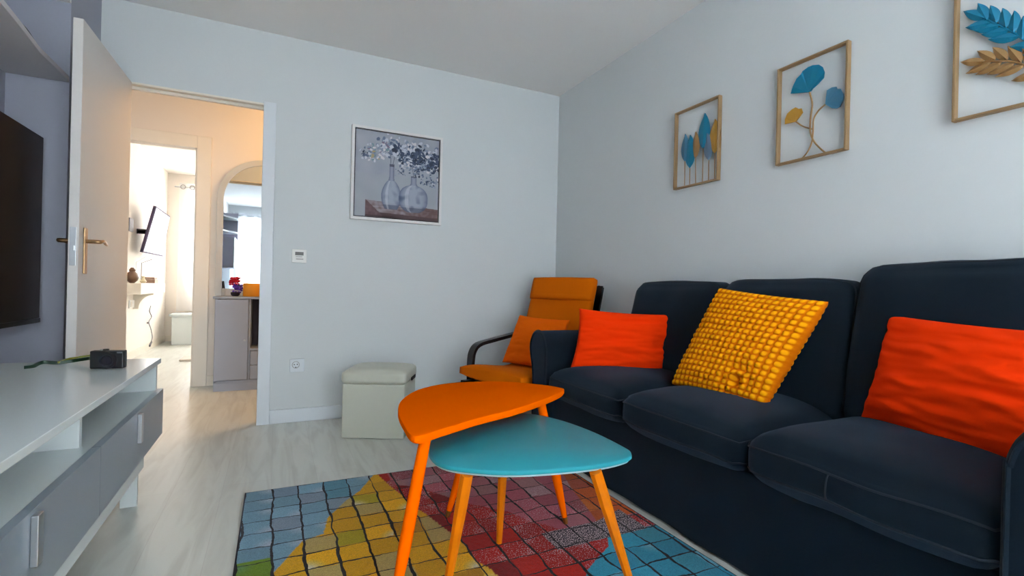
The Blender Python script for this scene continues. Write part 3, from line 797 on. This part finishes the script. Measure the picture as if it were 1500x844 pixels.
# side frames
for s_ in (-1, 1):
    uu = s_*(HW+.022)
    path = catmull([cp(uu,.72,.02), cp(uu,.50,.02), cp(uu,.24,.02), cp(uu,.16,.05), cp(uu,.13,.12), cp(uu,.125,.28), cp(uu,.125,.42), cp(uu,.14,.485), cp(uu,.19,.525), cp(uu,.32,.545), cp(uu,.48,.565), cp(uu,.64,.585)], 5)
    part('side_frame', MB().tube(path, 1, rect=(.052,.022), ref=cu), M_black, t)
# cushion support rails and back frame
path_c = [(.0,.345),(.10,.338),(.25,.318),(.40,.305),(.52,.325),(.60,.40),(.65,.52),(.705,.70),(.755,.86),(.785,.965)]
pc = catmull([Vector((a, 0, z)) for a, z in path_c], 6)
for s_ in (-1, 1):
    part('seat_rail', MB().tube([cp(s_*(HW-.01), p.x+.03, p.z-.045) for p in pc], 1, rect=(.045,.022), ref=cu), M_black, t)
for vv, zz in ((.02,.285),(.36,.24)):
    part('cross_bar', MB().tube([cp(-HW-.03,vv,zz), cp(HW+.03,vv,zz)], 1, rect=(.05,.022), ref=cv), M_black, t)
part('cross_bar', MB().tube([cp(-HW,.825,.90), cp(HW,.825,.90)], 1, rect=(.06,.018)), M_black, t)
# cushion: swept pad
def pad(lo_, hi_, th, name, head=False):
    L = len(pc)-1; i0, i1 = int(lo_*L), int(hi_*L)
    pts = pc[i0:i1+1]; m = len(pts)
    b = MB(); nu = 16
    def f(u, v, w_):
        k = (v+1)/2*(m-1); i = min(int(k), m-2); fr_ = k-i
        c = pts[i].lerp(pts[i+1], fr_); tg = (pts[i+1]-pts[i]).normalized()
        nr = Vector((-tg.z, 0, tg.x))
        e = (max(0,1-u**6))**.5*(max(0,1-v**8))**.5
        hgt = th*(.55+.45*e)*(w_)/2+ .012*w_*(1-u*u)
        q = c+nr*(hgt+th/2)
        bow = .018*(1-u*u) if v < -.8 else 0
        return cp(u*HW*(1-.02*(abs(v)**6)), q.x-bow, q.z)
    b.cubegrid(f, nu)
    return b
Ls = pad(0, .50, .070, 'seat')
seat = part('seat_cushion', Ls, M_mustard, t, smooth='all')
bk = part('backrest_cushion', pad(.46, .875, .065, 'back'), M_mustard, t, smooth='all')
hd = part('headrest', pad(.865, 1.0, .085, 'head'), M_mustard, t, smooth='all')
part('headrest_strap', MB().tube([cp(HW-.03,.84,.93), cp(HW-.03,.83,.88)], 1, rect=(.03,.01)), M_black, t)
cushion('throw_cushion', cp(-.235,.37,.395), cp(.22,.37,.385), cp(.21,.52,.705), cp(-.215,.52,.715), .13, M_must_in,
        'softer amber orange cushion propped on the mustard lounge chair', seed=14, wr=.008, group=og)

# ------------------------------------------------------------------ TV console
CX = -.41; CY1 = 2.45; CY0 = .04; CB = -1.13
t = thing('tv_console', 'long white low media console with grey blue drawer fronts', 'tv console', ((CX+CB)/2, (CY0+CY1)/2, 0))
part('top_panel', MB().box(CB, CX-.01, CY0, CY1, .56, .58), M_white, t, bevel=.0015)
cs = MB().box(CB, CX-.022, CY0, CY1-.02, .432, .45).box(CB, -.455, CY0, 2.37, .162, .27)
for y in (CY1-.02, CY0): cs.box(CB, CX-.022, y, y+.02, .275, .56)
cs.box(CB, CB+.01, CY0+.02, CY1-.02, .275, .56).box(CB, CX-.022, CY0, CY1, .265, .280)
part('carcass', cs, M_white, t, bevel=.001)
for y in (1.67, .86): part('divider', MB().box(CB, -.462, y, y+.018, .45, .56), M_white, t)
for y0 in (1.647, .845, .043):
    d = part('drawer_front', MB().box(CX-.02, CX, y0, y0+.8012, .27, .455), M_grey, t, bevel=.001, label='grey blue drawer front')
    yc = y0+.399
    part('handle', MB().box(CX, CX+.012, yc-.013, yc+.013, .348, .446), M_steel, d, bevel=.0015, label='flat steel bar handle')
for y in (2.415, 1.60, .80):
    for x0 in (-.535, -1.1):
        part('leg', MB().box(x0, x0+.055, y-.02, y, 0.001, .17), M_white, t, bevel=.002)

# camera lying on the console
tp_c = thing('compact_camera', 'small black compact camera with wrist strap on the white console', 'camera', tuple(onz(155,541,.58)))
a0 = onz(130.5,541,.58); a1 = onz(180.5,540,.58); ax_ = (a1-a0).normalized(); ay_ = Vector((-ax_.y, ax_.x, 0)); cwid = (a1-a0).length
def kp(a, b_, c): return a0+ax_*a+ay_*b_+Vector((0,0,c+.001))
chg = .062*cwid/.10
body = MB(); body.prism([kp(0,0,0), kp(cwid,0,0), kp(cwid,.03,0), kp(0,.03,0)], (0,0,chg))
M_cam = mat('black_camera_body', (17,18,22), rough=.4)
bo = part('camera_body', body, M_cam, tp_c, bevel=.004)
lc = kp(cwid*.53, 0, chg*.47)
def ring(r0, r1, y0, y1, n=28):
    b = MB(); vs = []; fs = []
    for r_, yy in ((r0,y0),(r1,y0),(r1,y1),(r0,y1)):
        vs += [lc-ay_*yy+ax_*r_*math.cos(2*PI*k/n)+Vector((0,0,r_*math.sin(2*PI*k/n))) for k in range(n)]
    for i in range(4):
        for k in range(n): fs.append((i*n+k, i*n+(k+1)%n, ((i+1)%4)*n+(k+1)%n, ((i+1)%4)*n+k))
    return b.add(vs, fs)
L = chg*.46
ln = part('lens_barrel', ring(L*.72, L*.98, -.002, .012), M_cam, tp_c, smooth=True)
part('lens_ring', ring(L*.66, L*.74, .002, .013), mat('satin_ring', (70,74,82), rough=.3, metal=.8), ln, smooth=True)
part('lens_glass', MB().tube([lc+ay_*.001, lc-ay_*.006], [L*.55,L*.5], 24), mat('coated_lens', (14,14,40), rough=.05, spec=.9), ln, smooth=True)
part('shutter_button', MB().lathe([(.004,0),(.004,.004),(.003,.005)], kp(cwid*.28,.015,chg-.001), 12), M_steel, tp_c, smooth=True)
part('mode_dial', MB().lathe([(.009,0),(.009,.005),(.008,.006)], kp(cwid*.42,.015,chg-.001), 18), M_cam, tp_c, smooth=True)
part('flash', MB().prism([kp(cwid*.8,-.001,chg*.86), kp(cwid*.96,-.001,chg*.86), kp(cwid*.96,-.001,chg*.93), kp(cwid*.8,-.001,chg*.93)], ay_*.003), M_steel, tp_c)
# strap
sp_ = [onz(x, y, .592) for x, y in ((38,535),(58,530.5),(80,529.5),(105,527),(128,522),(131,520))]
st = MB().tube(catmull([onz(36,538.5,.585), onz(48,537,.585), onz(62,531,.592), onz(85,531.5,.588), onz(108,528.5,.592), onz(131,525,.602)], 8), 1, rect=(.012,.006), ref=Vector((0,0,1)))
part('wrist_strap', st, mat('green_glint_strap', (16,52,34), rough=.4), tp_c, label='black wrist strap with green glints in its colour')  # black strap tinted green, its glints put into the base colour
st2 = MB().tube(catmull([onz(85,531,.590), onz(100,526,.597), onz(115,523.5,.600), onz(131,521,.612)], 8), 1, rect=(.006,.004), ref=Vector((0,0,1)))
part('strap_glint', st2, mat('olive_glint', (140,140,30), rough=.3), tp_c, label='olive strip drawn for the glints of the strap')  # yellowish glints along the strap, put in as a thin olive strip

# television on the left wall
TX = -.985
t = thing('television', 'large wall mounted black television at the left edge', 'television', (TX, 2.3, .70))
ty0, ty1, tz0, tz1 = 1.57, 3.005, .692, 1.552
part('tv_body', MB().box(TX-.04, TX-.006, ty0, ty1, tz0, tz1), M_bezel, t, bevel=.004)
part('screen', MB().box(TX-.007, TX, ty0+.006, ty1-.006, tz0+.022, tz1-.006), M_screen, t)
part('lower_bezel', MB().box(TX-.007, TX+.002, ty0, ty1, tz0, tz0+.02), M_bezel, t, bevel=.001)
part('wall_bracket', MB().box(LX, TX-.04, 2.0, 2.5, 1.0, 1.3), M_bezel, t)
# wave edged shelf above it
zs = 1.835
pts = [(LX,3.045),(-.912,3.045)]+[(-.905+.0*k+.045*math.sin(max(0,(3.045-y)-.35)*2.3), y) for k, y in enumerate([3.0-.06*i for i in range(40)])]
yl = pts[-1][1]; pts += [(LX, yl)]
t = thing('wall_shelf', 'white wave edged wall shelf high above the television', 'shelf', (LX, 2.0, zs))
part('board', MB().prism([Vector((x, y, zs)) for x, y in pts], (0,0,.022)), mat('white_shelf_laminate', (206,204,206), rough=.45), t, bevel=.001)
part('bracket', MB().box(LX+.001, LX+.03, 2.5, 2.52, zs-.03, zs), M_bezel, t)
single('cable', MB().tube(catmull([Vector((-.93,2.50,zs+.022)), Vector((-.925,2.55,zs+.05)), Vector((-.925,2.62,zs+.062)), Vector((-.925,2.70,zs+.045)), Vector((-.93,2.74,zs+.022))], 6), .003, 6), M_bezel,
       'thin dark cable loop rising over the wave edged shelf', 'cable', smooth=True)

# ------------------------------------------------------------------ hall: grey dressing cabinet with arched mirror
VX0, VX1, VY0, VY1 = -.445, .30, 4.66, 4.945
t = thing('dressing_cabinet', 'grey blue hall cabinet with arched mirror seen through the doorway', 'cabinet', ((VX0+VX1)/2, (VY0+VY1)/2, 0))
cb = MB().box(VX0, VX0+.02, VY0, VY1, .06, .76).box(VX1-.02, VX1, VY0, VY1, .06, .76).box(VX0, VX1, VY1-.02, VY1, .06, .76).box(VX0, VX1, VY0, VY1, .06, .085)
cb.box(-.20, -.185, VY0, VY1, .085, .76).box(-.185, VX1-.02, VY0, VY1, .33, .345)
part('body', cb, M_cabgrey, t, bevel=.001)
part('plinth', MB().box(VX0, VX1, VY0-.004, VY1, .0, .068), M_cabgrey, t, bevel=.001)
part('cabinet_top', MB().box(VX0-.015, VX1+.01, VY0-.015, VY1, .76, .778), M_cabgrey, t, bevel=.002)
d = part('door', MB().box(VX0+.004, -.203, VY0-.014, VY0-.001, .09, .755), M_cabgrey, t, bevel=.002)
part('knob', MB().tube([Vector((-.225,VY0-.014,.42)), Vector((-.225,VY0-.024,.42)), Vector((-.225,VY0-.034,.42)), Vector((-.225,VY0-.036,.42))], [.004,.005,.010,.006], 12), M_steel, d, smooth=True, label='round silver knob')
for z0, z1 in ((.09,.205),(.21,.325)):
    d = part('drawer', MB().box(-.182, VX1-.022, VY0-.012, VY0, z0, z1), M_cabgrey, t, bevel=.002)
    part('knob', MB().tube([Vector((.06,VY0-.012,(z0+z1)/2)), Vector((.06,VY0-.03,(z0+z1)/2))], [.005,.009], 10), M_steel, d, smooth=True)
part('open_niche', MB().box(-.184, VX1-.022, VY1-.03, VY1-.021, .346, .758), M_cabdark, t, label='dark inside of the open compartment')
# arch
mc = Vector((-.10, 0, 1.615)); ro, ri = .372, .325; y0, y1 = VY1-.030, VY1-.004
out = [Vector((mc.x+ro, 0, .78)), Vector((mc.x+ro, 0, mc.z))]+[Vector((mc.x+ro*math.cos(a), 0, mc.z+ro*math.sin(a))) for a in [PI*k/28 for k in range(1, 28)]]+[Vector((mc.x-ro, 0, mc.z)), Vector((mc.x-ro, 0, .78))]
inn = [Vector((mc.x+ri, 0, .84)), Vector((mc.x+ri, 0, mc.z))]+[Vector((mc.x+ri*math.cos(a), 0, mc.z+ri*math.sin(a))) for a in [PI*k/28 for k in range(1, 28)]]+[Vector((mc.x-ri, 0, mc.z)), Vector((mc.x-ri, 0, .84))]
b = MB(); n = len(out); vs = []
for yy in (y0, y1):
    vs += [Vector((p.x, yy, p.z)) for p in out]+[Vector((p.x, yy, p.z)) for p in inn]
fs = []
for i in range(n):
    j = (i+1) % n
    fs += [(i, j, n+j, n+i), (2*n+i, 3*n+i, 3*n+j, 2*n+j), (i, 2*n+i, 2*n+j, j), (n+i, n+j, 3*n+j, 3*n+i)]
b.add(vs, fs)
fm_ = part('mirror_frame', b, mat('pale_grey_frame', (196,198,196), rough=.5), t)
part('mirror', MB().prism([Vector((p.x, VY1-.016, p.z)) for p in inn], (0,.004,0)), M_mirror, fm_, label='arched mirror glass')
# things on the cabinet
single('storage_box', MB().lathe([(.075,0),(.078,.004),(.078,.108),(.075,.112)], (-.175,4.775,.779), 32), M_amber, 'round amber yellow box on the grey hall cabinet', 'box', smooth=True)
t = thing('flower_pot', 'small dark pot of red and purple artificial flowers on the hall cabinet', 'flowers', (-.312,4.81,.779))
part('pot', MB().lathe([(.022,0),(.034,.012),(.036,.03),(.030,.034)], (-.312,4.81,.779), 20), mat('dark_pot', (40,36,52), rough=.5), t, smooth=True)
rnd = random.Random(3)
def bloom(name, c, r, m, nb, sz, lb):
    b = MB()
    for _ in range(nb):
        p = Vector(c)+Vector((rnd.uniform(-1,1)*r[0], rnd.uniform(-1,1)*r[1], rnd.uniform(-1,1)*r[2]))
        b.lathe([(sz*.3,-sz*.6),(sz,0),(sz*.7,sz*.5),(sz*.2,sz*.7)], p, 8)
    return part(name, b, m, t, smooth=True, label=lb)
bloom('red_blossoms', (-.325,4.80,.905), (.028,.02,.030), mat('red_petals', (206,24,60), rough=.7), 40, .012, 'crimson flower head')
bloom('purple_blossoms', (-.295,4.80,.845), (.032,.02,.034), mat('purple_petals', (96,60,190), rough=.7), 46, .010, 'violet flower cluster')
bloom('leaves', (-.285,4.82,.868), (.022,.01,.008), mat('teal_leaves', (40,70,110), rough=.7), 10, .008, 'dark bluish leaves')
t = thing('hair_clip_stand', 'thin dark wire prongs leaning at the left of the hall mirror', 'ornament', (-.413,4.90,.779))
part('prong', MB().tube([Vector((-.416,4.90,.84)), Vector((-.418,4.905,.90))], .003, 6), M_bezel, t)
part('prong', MB().tube([Vector((-.404,4.90,.84)), Vector((-.413,4.905,.905))], .003, 6), M_bezel, t)
part('foot', MB().box(-.424,-.398,4.892,4.908,.7785,.842), mat('grey_foot', (170,172,170), rough=.5), t, bevel=.002)

# ------------------------------------------------------------------ bedroom seen through the hall
t = thing('bedroom_television', 'tilted flat television on a wall arm in the bright bedroom', 'television', (BX, 7.1, 1.2))
q = [ony(209,370,6.8), ony(238,376,7.45), ony(249,317,7.45), ony(229,302,6.8)]
nrm = ((q[1]-q[0]).cross(q[3]-q[0])).normalized()
if nrm.x > 0: nrm = -nrm
part('tv_body', MB().prism(q, nrm*.03), mat('plum_black_plastic', (54,40,70), rough=.3), t, bevel=.003)
part('bezel', MB().prism(q, -nrm*.0008), mat('lilac_grey_bezel', (120,114,130), rough=.8, spec=.05), t)
cq = sum(q, Vector())/4
part('screen', MB().prism([cq+(p-cq)*.93-nrm*.001 for p in q], -nrm*.002), mat('window_glare_screen', (225,228,235), rough=.15, emit=(240,244,255), es=1.0), t)  # screen glows in place of the window's reflection on it
part('wall_arm', MB().tube([cq+nrm*.03, Vector((BX+.005, cq.y-.1, cq.z))], .03, 10), M_bezel, t, smooth=True)
# cables below TV
single('cable', MB().tube([ony(214,376,6.9), Vector((BX+.02,6.95,1.1)), Vector((BX+.02,6.95,.88))], .004, 6), M_plast, 'pale cable hanging from the bedroom television, left one', 'cable', smooth=True)
single('cable', MB().tube([ony(223,380,7.1), Vector((BX+.02,7.2,1.1)), Vector((BX+.02,7.2,.88))], .004, 6), mat('grey_cable', (120,118,120)), 'grey cable hanging from the bedroom television, right one', 'cable', smooth=True)
# wall shelf with bracket
t = thing('bracket_shelf', 'cream drawer shelf with curved bracket on the bedroom wall', 'shelf', (BX, 7.1, .72))
SX1 = -1.28
part('shelf_box', MB().box(BX, SX1, 6.36, 7.62, .745, .862), M_cream, t, bevel=.004)
arc = [Vector((BX, 6.95, .745)), Vector((SX1, 6.95, .745))]+[Vector((SX1-(SX1-BX-.05)*math.sin(a), 6.95, .565+.16*math.cos(a))) for a in [PI/2*k/10 for k in range(0, 11)]]+[Vector((BX, 6.95, .565))]
part('bracket', MB().prism(arc, (0,.03,0)), M_cream, t)
single('figurine', MB().lathe([(.02,0),(.05,.03),(.06,.06),(.05,.10),(.025,.125),(.03,.14),(.012,.165)], (-1.38,6.46,.862), 16), mat('brown_glaze', (96,68,44), rough=.3), 'round brown ceramic figurine at the left of the bedroom shelf', 'figurine', smooth=True)
single('figurine', MB().lathe([(.02,0),(.035,.02),(.02,.04),(.012,.06),(.02,.08)], (-1.38,6.95,.862), 12), mat('cream_glaze', (206,196,160), rough=.4), 'small pale ornament in the middle of the bedroom shelf', 'figurine', smooth=True)
t = thing('trinket_box', 'small brown trinket box at the right end of the bedroom shelf', 'box', (-1.38,7.38,.862))
part('box_body', MB().box(-1.44,-1.33,7.28,7.46,.863,.91), mat('taupe_wood', (150,124,104), rough=.6), t, bevel=.004)
part('box_lid', MB().box(-1.435,-1.335,7.29,7.45,.911,.935), mat('taupe_wood', (150,124,104)), t, bevel=.008)
t = thing('wall_socket', 'white double socket under the bedroom shelf', 'socket', (BX, 6.85, .58))
part('plate', MB().box(BX, BX+.012, 6.75, 6.95, .58, .67), M_plast, t, bevel=.003)
part('socket_rim', MB().box(BX+.012, BX+.016, 6.78, 6.84, .595, .655), mat('ivory_plastic', (220,212,200)), t, bevel=.002)
t = thing('power_cord', 'twisted grey power cord hanging loose down the bedroom wall', 'cord', (BX+.02, 6.9, .1))
part('cord', MB().tube(catmull([onx(x, y, BX+.02) for x, y in ((221,448),(219,456),(222,464),(218,472),(221,482),(223,494),(221,502))], 5), .005, 6), mat('grey_cable', (120,118,120)), t, smooth=True)
part('plug', MB().tube([onx(222,501,BX+.02), onx(219,507,BX+.02)], [.010,.013], 8), mat('dark_plug', (88,84,84)), t, smooth=True)
part('switch', MB().lathe([(.006,-.012),(.015,0),(.006,.012)], onx(216.5,473,BX+.02), 8), mat('grey_cable', (120,118,120)), t, smooth=True)
single('light_switch', MB().box(BX, BX+.012, 6.68, 6.84, 1.43, 1.58), mat('grey_switch', (150,150,158), rough=.4), 'grey switch plate on the bedroom wall by the door edge', 'switch', bevel=.004)
t = thing('white_bench', 'low white bench under the bedroom window', 'bench', (.0, 8.4, 0))
part('bench_body', MB().box(-1.30, 1.2, 8.22, 8.60, 0, .40), M_white, t, bevel=.004)
part('bench_top', MB().box(-1.33, 1.22, 8.19, 8.62, .40, .435), M_white, t, bevel=.006)
single('floor_scale', MB().box(-.955, -.60, 6.53, 6.85, .001, .022), mat('taupe_mat', (206,196,184), rough=.6), 'thin flat pale slab lying on the bedroom floor', 'mat', bevel=.006)
def curtain(name, x0, x1, y, z0, z1, folds, amp, m, label, rings=True, ringm=None):
    t = thing(name, label, 'curtain', ((x0+x1)/2, y, z0))
    def f(u, v):
        x = x0+u*(x1-x0)
        return Vector((x+.01*math.sin(folds*u*PI*1.7+v), y+amp*math.sin(folds*2*PI*u)*(.6+.4*(1-v))+.3*amp*math.sin(folds*5.3*u), z0+v*(z1-z0)))
    part('curtain_fabric', MB().grid(f, int(folds*10), 4), m, t, smooth='all')
    part('curtain_rod', MB().tube([Vector((x0-.05, y, z1-.06)), Vector((x1+.05, y, z1-.06))], .010, 10), M_steel, t, smooth=True)
    if rings:
        nr = int(folds*2.7)
        for k in range(nr):
            x = x0+(k+.5)/nr*(x1-x0); c = Vector((x, y-.0, z1-.06))
            part('eyelet', MB().tube([c+Vector((math.sin(.3)*.0+math.cos(a)*.03, -amp-.002, math.sin(a)*.03)) for a in [2*PI*q_/16 for q_ in range(16)]], .006, 6, closed=True), ringm or M_steel, t, smooth=True)
    return t
curtain('curtain', -1.32, 1.4, BDY-.09, .45, 2.34, 9, .022, M_sheerb, 'white eyelet curtain glowing over the bedroom window', True, mat('grey_ring', (150,150,150), rough=.4))

# ------------------------------------------------------------------ window side of the living room (seen in the hall mirror)
curtain('curtain', -.86, 1.8, WY+.12, .02, 2.32, 14, .03, M_sheer, 'pale grey sheer curtain reflected in the arched hall mirror', True, M_steel)
t = thing('wall_cabinet', 'grey wall cabinet with wave edged shelves reflected in the hall mirror', 'cabinet', (LX, -.4, 1.15))
part('cabinet_box', MB().box(LX+.001, -.70, -.75, -.18, 1.15, 1.70), mat('mauve_grey_panel', (170,168,182), rough=.5), t, bevel=.002)
part('cabinet_door', MB().box(-.70, -.682, -.74, -.19, 1.15, 1.70), M_white, t, bevel=.002)
def wave_board(z):
    P = [Vector((LX+.001, -.12, z)), Vector((-.86, -.12, z))]+[Vector((-.86+.2*(.5-.5*math.cos(PI*k/12)), -.12-.6*k/12, z)) for k in range(1, 13)]+[Vector((-.66,-.9,z)), Vector((LX+.001, -.9, z))]
    return MB().prism(P, (0,0,.025))
part('shelf_board', wave_board(1.80), M_white, t); part('shelf_board', wave_board(2.06), M_white, t)
part('side_panel', MB().box(LX+.001, -.68, -.92, -.90, 1.70, 2.2), mat('mauve_grey_panel', (126,126,140)), t)
single('vase', MB().lathe([(.02,0),(.028,.02),(.022,.06),(.03,.09),(.014,.12),(.018,.13)], (-.95,-.25,2.086), 16), M_bezel, 'slim black vase on the upper wave shelf in the mirror', 'vase', smooth=True)
single('bowl', MB().lathe([(.03,0),(.05,.03),(.055,.06),(.045,.07)], (-.92,-.28,1.826), 16), M_amber, 'amber bowl on the lower wave shelf in the mirror', 'bowl', smooth=True)

# ------------------------------------------------------------------ lights
def area(name, loc, rot, sx, sy, power, col):
    l = bpy.data.lights.new(name, 'AREA'); l.shape = 'RECTANGLE'; l.size = sx; l.size_y = sy; l.energy = power; l.color = col
    o = bpy.data.objects.new(name, l); COL.objects.link(o); o.location = loc; o.rotation_euler = rot; return o
area('daylight_living_window', ((WX0+WX1)/2, WY-.16, 1.2), (math.radians(90), 0, 0), 2.4, 2.1, 188, (.93,.975,1))
area('daylight_bedroom_window', ((bwx0+bwx1)/2, BDY+.16, 1.5), (math.radians(-90), 0, 0), 2.3, 1.4, 300, (1,.97,.93))
l = bpy.data.lights.new('hall_ceiling_lamp', 'POINT'); l.energy = 24; l.color = (1,.62,.28); l.shadow_soft_size = .12
o = bpy.data.objects.new('hall_ceiling_lamp', l); COL.objects.link(o); o.location = (.55, 4.2, 2.3)
wd = bpy.data.worlds.new('daylight'); SC.world = wd; wd.use_nodes = True
wd.node_tree.nodes['Background'].inputs[0].default_value = (.75,.87,1,1); wd.node_tree.nodes['Background'].inputs[1].default_value = 1.5

# ------------------------------------------------------------------ camera and colour
cam = bpy.data.cameras.new('camera'); co = bpy.data.objects.new('camera', cam); COL.objects.link(co)
cam.sensor_width = 36; cam.sensor_fit = 'HORIZONTAL'; cam.lens = 36*FPX/1500; cam.clip_start = .02; cam.clip_end = 100
m = Matrix((R_, U_, -fw)).transposed().to_4x4(); m.translation = Vector((0,0,CH)); co.matrix_world = m
SC.camera = co
vsx = SC.view_settings; vsx.view_transform = 'Standard'; vsx.look = 'None'; vsx.gamma = 1; vsx.use_curve_mapping = False
vsx.exposure = 0.0
